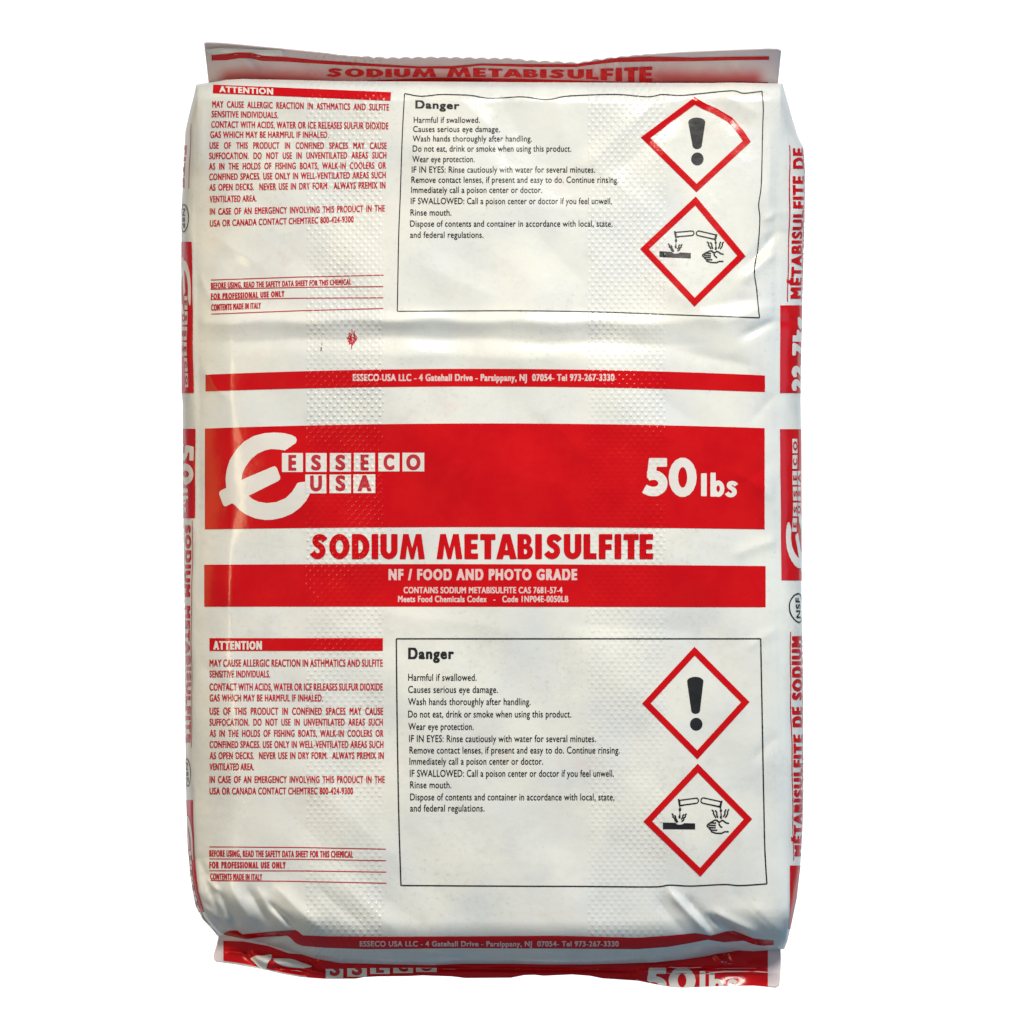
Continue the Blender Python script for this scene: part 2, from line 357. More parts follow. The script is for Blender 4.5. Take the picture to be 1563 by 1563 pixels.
class Ink:
    """flat artwork collected in print units, then laid onto one of the sack's surfaces"""
    def __init__(self): self.v = []; self.f = []
    def add(self, pts, faces):
        b = len(self.v)
        self.v.extend((float(p[0]), float(p[1])) for p in pts)
        self.f.extend(tuple(b + i for i in f) for f in faces)
    def poly(self, pts):
        tri = tessellate_polygon([[Vector((p[0], p[1], 0)) for p in pts]])
        self.add(pts, tri)
    def quad(self, a, b, c, d, nx=None, ny=None):
        """a top left, b top right, c bottom right, d bottom left"""
        w = max(math.dist(a, b), math.dist(d, c)); h = max(math.dist(a, d), math.dist(b, c))
        nx = nx or max(1, int(w / 5)); ny = ny or max(1, int(h / 5))
        pts = []
        for j in range(ny + 1):
            t = j / ny
            for i in range(nx + 1):
                s = i / nx
                pts.append(((a[0]*(1-s)+b[0]*s)*(1-t)+(d[0]*(1-s)+c[0]*s)*t, (a[1]*(1-s)+b[1]*s)*(1-t)+(d[1]*(1-s)+c[1]*s)*t))
        self.add(pts, [(j*(nx+1)+i, (j+1)*(nx+1)+i, (j+1)*(nx+1)+i+1, j*(nx+1)+i+1) for j in range(ny) for i in range(nx)])
    def between(self, x0, x1, top, bot, step=4, ny=None):
        """a band between two curves y = top(x) and y = bot(x)"""
        nx = max(2, int((x1 - x0) / step)); xs = np.linspace(x0, x1, nx + 1)
        ty, by = top(xs), bot(xs)
        ny = ny or max(1, int(np.max(by - ty) / step))
        pts = [(xs[i], ty[i] + (by[i] - ty[i]) * j / ny) for j in range(ny + 1) for i in range(nx + 1)]
        self.add(pts, [(j*(nx+1)+i, (j+1)*(nx+1)+i, (j+1)*(nx+1)+i+1, j*(nx+1)+i+1) for j in range(ny) for i in range(nx)])
    def line(self, pts, w, step=4.0):
        """a stroke of width w along a polyline"""
        p = [np.array(pts[0], float)]
        for a, b in zip(pts[:-1], pts[1:]):
            a = np.array(a, float); b = np.array(b, float)
            n = max(1, int(np.linalg.norm(b - a) / step))
            for i in range(1, n + 1): p.append(a + (b - a) * i / n)
        p = np.array(p)
        tan = np.gradient(p, axis=0); tan /= np.maximum(np.linalg.norm(tan, axis=1, keepdims=True), 1e-9)
        nor = np.stack([-tan[:, 1], tan[:, 0]], 1) * w / 2
        p[0] -= tan[0] * w * 0.0
        out = np.concatenate([p - nor, p + nor]); n = len(p)
        self.add(out, [(i, i + 1, n + i + 1, n + i) for i in range(n - 1)])
    def disc(self, x, y, rx, ry, n=28):
        self.add([(x, y)] + [(x + rx*math.cos(2*math.pi*i/n), y + ry*math.sin(2*math.pi*i/n)) for i in range(n)], [(0, 1 + i, 1 + (i + 1) % n) for i in range(n)])
    def ring(self, x, y, rx, ry, w, n=40):
        ang = [2*math.pi*i/n for i in range(n)]
        self.add([(x+(rx-w)*math.cos(a), y+(ry-w)*math.sin(a)) for a in ang] + [(x+rx*math.cos(a), y+ry*math.sin(a)) for a in ang], [(i, (i+1) % n, n+(i+1) % n, n+i) for i in range(n)])
    def lay(self, name, pos, off, mat, parent, refine=7.0, warp=None, ylim=None, uvfun=None, out=(0, 0, 1)):
        bm = bmesh.new()
        vs = [bm.verts.new((x, y, 0)) for x, y in self.v]
        for f in self.f:
            if len(set(f)) >= 3:
                try: bm.faces.new([vs[i] for i in f])
                except ValueError: pass
        for _ in range(7):
            if not refine: break
            long = [e for e in bm.edges if e.calc_length() > refine]
            if not long: break
            bmesh.ops.subdivide_edges(bm, edges=long, cuts=1)
            bmesh.ops.triangulate(bm, faces=[f for f in bm.faces if len(f.verts) > 4])
        bm.verts.index_update()
        xy = np.array([v.co[:2] for v in bm.verts]); faces = [[v.index for v in f.verts] for f in bm.faces]
        bm.free()
        X, Y = xy[:, 0], xy[:, 1]
        if warp is not None: X, Y = warp(X, Y)
        if ylim is not None: Y = np.clip(Y, ylim[0](X), ylim[1](X))
        e = 0.02 if np.max(np.abs(X)) < 3 else 0.6
        p = pos(X, Y)
        du = pos(X + e, Y) - pos(X - e, Y); dv = pos(X, Y + 0.6) - pos(X, Y - 0.6)
        n = np.cross(dv, du); n /= np.maximum(np.linalg.norm(n, axis=1, keepdims=True), 1e-12)
        ref = np.array(out, float)
        if np.sum(n @ ref) < 0: n = -n
        p = p + n * off * 0.001
        # every face turned the way the film under it faces
        q = []
        for f in faces:
            a, b, c = xy[f[0]], xy[f[1]], xy[f[2]]
            ar = 0.0
            for i in range(len(f)):
                u, w = xy[f[i]], xy[f[(i + 1) % len(f)]]; ar += u[0]*w[1] - u[1]*w[0]
            if abs(ar) > 1e-9: q.append(f if ar > 0 else f[::-1])
        faces = q
        tri = np.array([f[:3] for f in faces])
        fn = np.cross(p[tri[:, 1]] - p[tri[:, 0]], p[tri[:, 2]] - p[tri[:, 0]])
        if np.sum(fn * n[tri[:, 0]]) < 0: faces = [f[::-1] for f in faces]
        U, V = uvfun(X, Y) if uvfun else (X, Y)
        return finish(name, p, faces, np.stack([U, V], 1) / 1000.0, mat, parent, normals=n)

CAP = 0.682
_outline, _cache = {}, {}
def raw(sx):
    c = bpy.data.curves.new('type', 'FONT'); c.body = sx; c.size = 1; c.resolution_u = 4
    o = bpy.data.objects.new('type', c); m = o.to_mesh()
    v = np.array([x.co[:2] for x in m.vertices]).reshape(-1, 2)
    cnt = {}
    for p in m.polygons:
        for e in p.edge_keys: cnt[e] = cnt.get(e, 0) + 1
    ed = np.array([e for e, n in cnt.items() if n == 1], int).reshape(-1, 2)
    o.to_mesh_clear(); bpy.data.objects.remove(o); bpy.data.curves.remove(c)
    return v, ed
HH = None
def outline(ch):
    """a letter's outline as line segments, and its advance"""
    global HH
    if ch not in _outline:
        if HH is None: HH = np.ptp(raw('HH')[0][:, 0])
        v, e = raw(ch) if ch != ' ' else (np.zeros((0, 2)), np.zeros((0, 2), int))
        _outline[ch] = (v[e] if len(e) else np.zeros((0, 2, 2)), np.ptp(raw('H' + ch + 'H')[0][:, 0]) - HH)
    return _outline[ch]

def march(val, xs, ys):
    """marching squares with runs of full cells merged"""
    nr, nc = val.shape
    V, F, idx = [], [], {}
    def node(key, x, y):
        if key not in idx: idx[key] = len(V); V.append((x, y))
        return idx[key]
    def corner(r, c): return node((r, c), xs[c], ys[r])
    def cut(r0, c0, r1, c1):
        key = ((r0, c0), (r1, c1)) if (r0, c0) < (r1, c1) else ((r1, c1), (r0, c0))
        v0, v1 = val[r0, c0], val[r1, c1]; t = v0 / (v0 - v1)
        return node(key, xs[c0] + (xs[c1] - xs[c0]) * t, ys[r0] + (ys[r1] - ys[r0]) * t)
    pos = val > 0
    full = pos[:-1, :-1] & pos[1:, :-1] & pos[:-1, 1:] & pos[1:, 1:]
    anyp = pos[:-1, :-1] | pos[1:, :-1] | pos[:-1, 1:] | pos[1:, 1:]
    for r in range(nr - 1):
        c = 0
        while c < nc - 1:
            if full[r, c]:
                e = c
                while e < nc - 1 and full[r, e] and e - c < 8: e += 1
                F.append((corner(r, c), corner(r, e), corner(r+1, e), corner(r+1, c))); c = e; continue
            if anyp[r, c]:
                cs = [(r, c), (r, c+1), (r+1, c+1), (r+1, c)]
                pl = []
                for q in range(4):
                    u, w = cs[q], cs[(q+1) % 4]
                    if pos[u]: pl.append(corner(*u))
                    if pos[u] != pos[w]: pl.append(cut(*u, *w))
                if len(pl) >= 3: F.append(tuple(pl))
            c += 1
    return np.array(V, float).reshape(-1, 2), F

ROUND = set('SOCGQJU0123456789abcdeghmnopqrsu')
def glyph(ch, cond, bold, ny, free=False):
    """a letter condensed by cond, then fattened by bold without growing taller; drawn by marching squares, so no faces overlap"""
    cond = round(cond / 0.02) * 0.02
    free = free or (bold >= 0.04 and ch in ROUND)
    k = (ch, round(cond, 3), bold, ny, free)
    if k in _cache: return _cache[k]
    seg, adv = outline(ch)
    seg = seg * np.array([cond, 1.0])
    lo, hi = seg.reshape(-1, 2).min(0), seg.reshape(-1, 2).max(0)
    h = CAP / ny
    xs = np.arange(lo[0] - bold - 1.5 * h, hi[0] + bold + 2.5 * h, h)
    nyy = max(2, int(math.ceil((hi[1] - lo[1]) / h)))
    ys = np.linspace(lo[1], hi[1], nyy + 1)
    if bold < 0.02: ys = np.concatenate([[lo[1] - h], ys, [hi[1] + h]])
    if free: ys = np.linspace(lo[1] - bold - h, hi[1] + bold + h, nyy + 5)
    GX, GY = np.meshgrid(xs, ys); g2 = np.stack([GX, GY], -1)
    a, b = seg[:, 0], seg[:, 1]; ab = b - a
    L2 = np.maximum((ab ** 2).sum(-1), 1e-12)
    ap = g2[:, :, None, :] - a
    t = np.clip((ap * ab).sum(-1) / L2, 0, 1)
    dist = np.sqrt((((ap - t[..., None] * ab)) ** 2).sum(-1)).min(-1)
    yy = GY[:, :, None] + 1e-7
    cross = ((a[:, 1] > yy) != (b[:, 1] > yy))
    with np.errstate(divide='ignore', invalid='ignore'):
        xi = a[:, 0] + (yy - a[:, 1]) / (b[:, 1] - a[:, 1]) * ab[:, 0]
    inside = (np.where(cross, xi > GX[:, :, None], False).sum(-1) % 2) == 1
    val = np.where(inside, dist, -dist) + bold
    val = np.where(np.abs(val) < 1e-6, 1e-6, val)
    V, F = march(val, xs, ys)
    if free: V[:, 1] = lo[1] + (V[:, 1] - V[:, 1].min()) / np.ptp(V[:, 1]) * (hi[1] - lo[1])
    _cache[k] = (V, F, adv * cond + bold * LS(bold))
    return _cache[k]

# heavy condensed capitals for the title and the weight, drawn as solids (each a list of contours, holes by even-odd)
def arc(cx, cy, rx, ry, a0, a1, n=18):
    return [(cx + rx*math.cos(R(a0 + (a1-a0)*i/n)), cy + ry*math.sin(R(a0 + (a1-a0)*i/n))) for i in range(n + 1)]
def spine(pts, w, n=5):
    p = [np.array(q) for q in flow(pts, n)]; l, r = [], []
    for i in range(len(p)):
        t = p[min(i+1, len(p)-1)] - p[max(i-1, 0)]; t = t / np.linalg.norm(t); nn = np.array([-t[1], t[0]]) * w
        l.append(tuple(p[i] + nn)); r.append(tuple(p[i] - nn))
    return l + r[::-1]
def flow(pts, n=6):
    """a Catmull-Rom curve through pts"""
    p = np.array([pts[0]] + list(pts) + [pts[-1]], float); out = []
    for i in range(1, len(p) - 2):
        a, b, c, d = p[i-1], p[i], p[i+1], p[i+2]
        for k in range(n):
            t = k / n
            out.append(tuple(0.5 * (2*b + (c-a)*t + (2*a-5*b+4*c-d)*t*t + (3*b-a-3*c+d)*t**3)))
    return out + [tuple(p[-2])]
S_SP = [(.56,.74),(.47,.845),(.34,.885),(.20,.845),(.155,.715),(.22,.605),(.34,.525),(.435,.43),(.455,.28),(.375,.155),(.24,.115),(.12,.155),(.02,.27)]
HEAVY = {
 'I': [[[(0,0),(.28,0),(.28,1),(0,1)]]],
 'E': [[[(0,0),(.56,0),(.56,.23),(.28,.23),(.28,.39),(.53,.39),(.53,.61),(.28,.61),(.28,.77),(.56,.77),(.56,1),(0,1)]]],
 'F': [[[(0,0),(.28,0),(.28,.37),(.53,.37),(.53,.60),(.28,.60),(.28,.77),(.56,.77),(.56,1),(0,1)]]],
 'L': [[[(0,0),(.54,0),(.54,.24),(.28,.24),(.28,1),(0,1)]]],
 'T': [[[(.175,0),(.455,0),(.455,.76),(.63,.76),(.63,1),(0,1),(0,.76),(.175,.76)]]],
 'M': [[[(0,0),(.26,0),(.325,.56),(.46,0),(.60,0),(.735,.56),(.80,0),(1.06,0),(.91,1),(.68,1),(.53,.44),(.38,1),(.15,1)]]],
 'A': [[[(0,0),(.28,0),(.32,.16),(.53,.16),(.57,0),(.85,0),(.58,1),(.27,1)],[(.37,.36),(.48,.36),(.425,.66)]]],
 'U': [[[(0,1)] + arc(.36,.36,.36,.37,180,360) + [(.72,1),(.45,1)] + arc(.36,.36,.09,.13,360,180) + [(.27,1)]]],
 'O': [[arc(.43,.5,.43,.512,0,359),arc(.43,.5,.155,.265,0,359)]],
 'D': [[[(0,0)] + arc(.29,.5,.45,.5,-90,90) + [(0,1)],[(.28,.24)] + arc(.29,.5,.17,.26,-90,90) + [(.28,.76)]]],
 'B': [[[(0,0)] + arc(.35,.29,.29,.29,-90,62) + arc(.33,.745,.25,.255,-50,90) + [(0,1)],[(.27,.20)] + arc(.32,.305,.07,.105,-90,90) + [(.27,.41)],[(.27,.60)] + arc(.31,.70,.06,.10,-90,90) + [(.27,.80)]]],
 'S': [[spine(S_SP, .125)]],
 '5': [[[(.13,.77),(.62,.77),(.62,1),(.13,1)]],[[(.13,1),(.36,1),(.31,.47),(.07,.47)]],[spine([(.10,.52),(.22,.545),(.36,.53),(.475,.44),(.51,.33),(.475,.215),(.36,.13),(.22,.115),(.09,.145),(0,.19)], .125)]],
 '0': [[arc(.385,.5,.385,.512,0,359),arc(.385,.5,.125,.27,0,359)]],
 'l': [[[(0,0),(.25,0),(.25,1),(0,1)]]],
 'b': [[[(0,0),(.25,0),(.25,1),(0,1)]],[arc(.37,.33,.30,.345,0,359),arc(.37,.33,.085,.14,0,359)]],
 's': [[spine([(x, y) for x, y in S_SP], .13)]],
}
_heavy = {}
def heavy(ch, ny):
    if (ch, ny) in _heavy: return _heavy[ch, ny]
    solids = HEAVY[ch]; allp = np.array([p for so in solids for c in so for p in c]); lo, hi = allp.min(0), allp.max(0)
    h = 1.0 / ny
    xs = np.linspace(lo[0] - 1e-4, hi[0] + 1e-4, max(3, int((hi[0] - lo[0]) / h) + 1)); ys = np.linspace(lo[1] - 1e-4, hi[1] + 1e-4, ny + 1)
    xs = np.concatenate([[xs[0] - h * .2], xs, [xs[-1] + h * .2]]); ys = np.concatenate([[ys[0] - h * .2], ys, [ys[-1] + h * .2]])
    GX, GY = np.meshgrid(xs, ys); g2 = np.stack([GX, GY], -1); val = None
    for so in solids:
        a = np.concatenate([np.array(c) for c in so]); b = np.concatenate([np.roll(np.array(c), -1, 0) for c in so]); ab = b - a
        if len(so) == 1 and len(a) > 30 and ch in 'S5s':      # a stroke: nonzero by distance to its own outline is enough
            pass
        L2 = np.maximum((ab ** 2).sum(-1), 1e-12); ap = g2[:, :, None, :] - a
        t = np.clip((ap * ab).sum(-1) / L2, 0, 1)
        dist = np.sqrt(((ap - t[..., None] * ab) ** 2).sum(-1)).min(-1)
        yy = GY[:, :, None] + 1e-7; cr = (a[:, 1] > yy) != (b[:, 1] > yy)
        with np.errstate(divide='ignore', invalid='ignore'): xi = a[:, 0] + (yy - a[:, 1]) / (b[:, 1] - a[:, 1]) * ab[:, 0]
        ins = (np.where(cr, xi > GX[:, :, None], False).sum(-1) % 2) == 1
        w = np.where(ins, dist, -dist); val = w if val is None else np.maximum(val, w)
    V, F = march(np.where(np.abs(val) < 1e-6, 1e-6, val), xs, ys)
    V[:, 1] = (V[:, 1] - V[:, 1].min()) / np.ptp(V[:, 1])
    _heavy[ch, ny] = (V, F)
    return V, F
def heavy_text(ink, sx, x0, x1, y0, y1, gap=.085, ny=40):
    pl, x = [], 0.0
    for ch in sx:
        V, F = heavy(ch, ny); lo, hi = V[:, 0].min(), V[:, 0].max()
        pl.append((V[:, 0] - lo + x, V[:, 1], F)); x += hi - lo + gap * (0.35 if ch in 'AT' else 1)
    tot = max(p[0].max() for p in pl)
    for X, Yv, F in pl: ink.add(np.stack([x0 + X / tot * (x1 - x0), y1 + Yv * (y0 - y1)], 1), F)
def heavy_letter(ink, ch, x0, x1, y0, y1, ny=40):
    V, F = heavy(ch, ny); lo = V.min(0); e = np.ptp(V, axis=0)
    ink.add(np.stack([x0 + (V[:, 0] - lo[0]) / e[0] * (x1 - x0), y1 + (V[:, 1] - lo[1]) / e[1] * (y0 - y1)], 1), F)

def LS(bold): return 1.1 if bold < 0.04 else 1.75
def width(sx, cond, bold):
    return sum(outline(ch)[1] * cond + bold * LS(bold) for ch in sx)

def text(ink, s, x0, x1, y0, y1, y0r=None, y1r=None, bold=0.02, justify=None, ny=12):
    """set s from x0 to x1 with capitals from y0 (top) to y1 (base); y0r, y1r are the right-hand heights of a line that climbs.
    justify: the condensing to keep while the word spaces stretch"""
    y0r = y0 if y0r is None else y0r; y1r = y1 if y1r is None else y1r
    unit = abs(y1 - y0) / CAP if abs(x1 - x0) > 3 else None
    n = len(s)
    if unit is None: cond, sx = 0.8, None
    else: cond = ((x1 - x0) / unit - LS(bold) * bold * n) / sum(outline(ch)[1] for ch in s)
    extra = 0.0
    if justify and s.count(' '):
        cond = min(justify, cond * 1.02)
        extra = ((x1 - x0) / unit - width(s, cond, bold)) / s.count(' ')
    placed, x = [], 0.0
    for ch in s:
        if ch == ' ': x += outline(ch)[1] * cond + LS(bold) * bold + extra; continue
        v, f, adv = glyph(ch, cond, bold, ny)
        placed.append((x, v, f)); x += adv
    lo = min(p[0] + p[1][:, 0].min() for p in placed); hi = max(p[0] + p[1][:, 0].max() for p in placed)
    for x, v, f in placed:
        t = (x + v[:, 0] - lo) / (hi - lo)
        X = x0 + (x1 - x0) * t
        top = y0 + (y0r - y0) * t; base = y1 + (y1r - y1) * t
        ink.add(np.stack([X, base + (top - base) * v[:, 1] / CAP], 1), f)

def fit_cond(sx, w, h, bold):
    return (w / (h / CAP) - LS(bold) * bold * len(sx)) / sum(outline(ch)[1] for ch in sx)

def letter(ink, ch, x0, x1, y0, y1, bold=0.05, ny=30, aspect=None):
    """one letter fitted into its own box"""
    seg, _ = outline(ch); e = np.ptp(seg.reshape(-1, 2), axis=0)
    asp = aspect or abs((x1 - x0) / (y1 - y0))
    bold = round(bold * min(1, e[1] / CAP), 3)
    cond = max(0.2, (asp * e[1] - 2 * bold) / e[0])
    v, f, _ = glyph(ch, cond, bold, ny, ch in ROUND)
    lo, hi = v.min(0), v.max(0)
    X = x0 + (v[:, 0] - lo[0]) / (hi[0] - lo[0]) * (x1 - x0)
    Y = y1 + (v[:, 1] - lo[1]) / (hi[1] - lo[1]) * (y0 - y1)
    ink.add(np.stack([X, Y], 1), f)

# ---------------------------------------------------------------- the sack
sack = bpy.data.objects.new('chemical_sack', None)
C.objects.link(sack)
sack['label'] = 'full white plastic sack of sodium metabisulfite with red bands and black hazard notices'
sack['category'] = 'sack'

# film body: one closed skin, front, sides and back
def build_body():
    v = np.linspace(0, 1, 470)
    v = 0.5 - 0.5 * np.cos(v * math.pi) * 0.35 + (v - 0.5) * 0.65
    ns, nf, nb = 16, 330, 60
    rows_p, rows_uv = [], []
    u = np.linspace(0, 1, nf)
    for t in v:
        tl, bl = T_(AL(128.)), B_(AL(1430.)); tr, br = T_(AR(128.)), B_(AR(1449.))
        Yl, Yr = tl + (bl - tl) * t, tr + (br - tr) * t
        a, b = float(AL(Yl)), float(AR(Yr))
        X = a + (b - a) * u
        Y = T_(X) + (B_(X) - T_(X)) * t
        wl = np.exp(-(X - a) / 14); wr = np.exp(-(b - X) / 14)
        Y = Y * (1 - wl - wr) + Yl * wl + Yr * wr
        X[0] = float(AL(Y[0])); X[-1] = float(AR(Y[-1]))
        ql = np.linspace(1, 0, ns + 1)[:-1]; qr = np.linspace(0, 1, ns + 1)[1:]
        Yls = np.full(ns, Yl); Yrs = np.full(ns, Yr)
        xl, dl = side_xy(-1, ql, Yls); xr, dr = side_xy(1, qr, Yrs)
        FX = np.concatenate([xl, X, xr]); FY = np.concatenate([Yls, Y, Yrs])
        FD = np.concatenate([dl, front_depth(X, Y), dr])
        sel = np.unique(np.concatenate([np.arange(1, ns), np.linspace(ns, ns + nf - 1, nb).astype(int), np.arange(ns + nf, len(FX) - 1)]))[::-1]
        BX, BY = FX[sel], FY[sel]
        es = np.linspace(dr[-1], dl[0], len(sel))
        BD = es + np.maximum(es - FD[sel], 0) * 1.3
        p = np.concatenate([lift(FX, FY, FD), lift(BX, BY, BD)])
        ux = np.concatenate([AL(Yl) - ql * 130, X, AR(Yr) + qr * 130, BX + 3000])
        rows_p.append(p); rows_uv.append(np.stack([ux, np.concatenate([FY, BY])], 1))
    nr, nc = len(rows_p), len(rows_p[0])
    faces = []
    for j in range(nr - 1):
        for i in range(nc):
            k = (i + 1) % nc
            faces.append((j*nc+i, (j+1)*nc+i, (j+1)*nc+k, j*nc+k))
    # close the two ends: bridge the front lip to the back lip
    nfr = 2 * ns + nf
    for j in (0, nr - 1):
        ring = list(range(j*nc, j*nc+nc))
        faces.append(ring[::-1] if j else ring)
    return finish('body', np.concatenate(rows_p), faces, np.concatenate(rows_uv) / 1000, FILM, sack)
body = build_body()

def build_fin(name, x0, x1, ytop, ybot, depth, thick, n=440, m=26, taper=None):
    xs = np.linspace(0, 1, n)
    fr, uv = [], []
    for j in range(m):
        t = j / (m - 1)
        xa, xb = x0(t), x1(t)
        X = xa + (xb - xa) * xs
        Y = ytop(X) + (ybot(X) - ytop(X)) * t
        fr.append((X, Y))
    X = np.array([a for a, _ in fr]); Y = np.array([b for _, b in fr])
    d = depth(X, Y)
    front = lift(X, Y, d).reshape(-1, 3); back = lift(X, Y, d + thick).reshape(-1, 3)
    off = n * m
    faces = []
    for j in range(m - 1):
        for i in range(n - 1):
            a = j*n+i
            faces.append((a, a+n, a+n+1, a+1)); faces.append((off+a, off+a+1, off+a+n+1, off+a+n))
    for i in range(n - 1):
        faces.append((i, i+1, off+i+1, off+i)); a = (m-1)*n+i; faces.append((a, off+a, off+a+1, a+1))
    for j in range(m - 1):
        a = j*n; faces.append((a, off+a, off+a+n, a+n)); a = j*n+n-1; faces.append((a, a+n, off+a+n, off+a))
    uvs = np.stack([X.ravel(), Y.ravel()], 1) / 1000
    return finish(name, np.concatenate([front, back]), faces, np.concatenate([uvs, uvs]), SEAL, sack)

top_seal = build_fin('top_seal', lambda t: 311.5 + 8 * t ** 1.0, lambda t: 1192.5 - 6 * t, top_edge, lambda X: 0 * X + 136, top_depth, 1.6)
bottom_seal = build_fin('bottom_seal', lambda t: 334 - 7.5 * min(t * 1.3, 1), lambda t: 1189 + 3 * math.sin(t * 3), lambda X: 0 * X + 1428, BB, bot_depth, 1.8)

# ---------------------------------------------------------------- printing on the front
def bow(y_l, y_c, y_r, xc=690.0, xl=313.0, xr=1167.0):
    pts = np.polyfit([xl, xc, xr], [y_l, y_c, y_r], 2)
    return lambda X: np.polyval(pts, X)

def printed_band(x0, x1, top, bot, label, rows=None):
    k = Ink(); k.between(x0, x1, top, bot)
    o = k.lay('printed_band', front_pos, 0.22, RED, sack, refine=0)
    o['label'] = label
    return o

band = printed_band(314, 1167.5, bow(572, 563, 573), bow(597.5, 590, 598.5), 'thin red band with the address')
k = Ink(); text(k, 'ESSECO USA LLC - 4 Gatehall Drive - Parsippany, NJ  07054- Tel 973-267-3330', 538.5, 938, 571, 581.5, bold=0.035)
k.lay('lettering', front_pos, 0.36, PALE, band, refine=0)

main = printed_band(313, 1167, bow(654, 646.5, 653.5), bow(808, 804.5, 808), 'wide red band with emblem and weight')
Z = lambda p: (300 + p[0] / 4.113, 640 + p[1] / 4.113)
EMB = [(556,196),(520,190),(470,187),(430,195),(385,215),(345,248),(310,295),(290,335),(283,380),(330,360),(400,331),(480,297),(492,295),(500,299),(507,310),(526,362),(525,376),(512,388),(420,434),(328,480),(350,500),(390,518),(440,526),(500,520),(560,495),(600,455),(622,420),(632,402),(645,396),(682,392),(682,466),(712,467),(690,510),(650,555),(600,592),(540,617),(480,630),(430,632),(370,622),(310,597),(265,565),(238,535),(224,527),(190,545),(178,546),(168,536),(143,470),(146,455),(155,447),(188,430),(184,380),(190,320),(210,255),(250,190),(300,140),(360,105),(430,87),(490,83),(550,87),(600,100),(622,112),(630,128),(624,148)]
TILES = [(537,668,212,331),(686,817,212,330),(837,970,212,329),(988,1121,211,328),(1142,1275,211,327),(1293,1430,210,327),(683,815,347,465),(835,970,347,464),(985,1123,346,463)]
TYPE = [('E',577,627,224,323),('S',720,782,222,322),('S',872,935,221,321),('E',1030,1082,221,321),('C',1174,1243,219,320),('O',1317,1407,219,320),('U',713,788,352,453),('S',873,936,350,452),('A',1010,1100,350,452)]

k = Ink(); k.poly([Z(p) for p in EMB])
emblem = k.lay('emblem', front_pos, 0.34, WHITE, sack, refine=3.5)
emblem['label'] = 'white rounded E emblem with lettered tiles'
k = Ink()
for a, b, c, d in TILES: k.quad(Z((a, c)), Z((b, c)), Z((b, d)), Z((a, d)))
k.lay('letter_tiles', front_pos, 0.42, WHITE, emblem, refine=0)
k = Ink()
for ch, a, b, c, d in TYPE:
    p, q = Z((a, c)), Z((b, d)); letter(k, ch, p[0], q[0], p[1], q[1], 0.045)
k.lay('lettering', front_pos, 0.54, REDTYPE, emblem, refine=0)

Z6 = lambda x, y: (740 + x / 3.006, 620 + y / 3.006)
def weight(k, boxes, f, bold):
    for ch, a, b, c, d in boxes:
        p, q = f(a, c), f(b, d); heavy_letter(k, ch, p[0], q[0], p[1], q[1])
k = Ink(); weight(k, [('5',722,838,238,413),('0',843,972,237,416)], Z6, 0.065)
weight(k, [('l',992,1018,308,413),('b',1035,1099,305,416),('s',1101,1161,343,418)], Z6, 0.075)
k.lay('weight_mark', front_pos, 0.36, WHITE, sack, refine=0)

k = Ink(); heavy_text(k, 'SODIUM', 473, 648.5, 815, 853.5); heavy_text(k, 'METABISULFITE', 666.5, 997, 815, 853.5)
k.lay('product_title', front_pos, 0.28, RED, sack, refine=0)

grade = printed_band(312, 1168.5, bow(862, 861, 864), bow(926, 926, 927), 'red band with the grade and code')
k = Ink(); text(k, 'NF / FOOD AND PHOTO GRADE', 593, 881, 868.5, 885.5, bold=0.045, ny=20)
text(k, 'CONTAINS SODIUM METABISULFITE CAS 7681-57-4', 616, 858.5, 896, 905.5, bold=0.03)
text(k, 'Meets Food Chemicals Codex   -   Code 1NP04E-0050LB', 607.5, 867.5, 909.5, 919, bold=0.03)
k.lay('lettering', front_pos, 0.36, PALE, grade, refine=0)

# bottom band, rolled under the lower edge
bt = P([(341,1424),(352,1420),(362,1420),(370,1426),(400,1423),(440,1420),(452,1419),(462,1427.5),(500,1429),(600,1429.5),(700,1429),(850,1428),(973,1431),(1020,1428),(1060,1424),(1075,1426),(1085,1428),(1110,1421),(1120,1420.5),(1132,1425),(1150,1432),(1165,1434),(1182,1435)])
bb = P([(341,1426),(352,1429),(362,1433),(370,1434),(400,1430),(440,1428),(452,1440),(462,1443.5),(500,1446.5),(560,1448.5),(700,1447),(850,1447.5),(973,1448.5),(1020,1445),(1060,1438),(1080,1434),(1105,1438),(1135,1435.5),(1150,1441),(1165,1443.5),(1182,1442)])
low = printed_band(342, 1181, bt, bb, 'thin red band rolled under the lower edge')
k = Ink(); text(k, 'ESSECO USA LLC - 4 Gatehall Drive - Parsippany, NJ  07054- Tel 973-267-3330', 549, 944.5, 1436, 1444, bold=0.035)
k.lay('lettering', front_pos, 0.36, PALE, low, refine=0)
fold = P([(430,1456),(470,1464),(500,1468),(560,1471),(640,1470),(690,1467),(760,1467),(900,1467.5),(960,1470),(1010,1468),(1050,1460),(1085,1453),(1105,1450),(1130,1452.5),(1172,1452)])

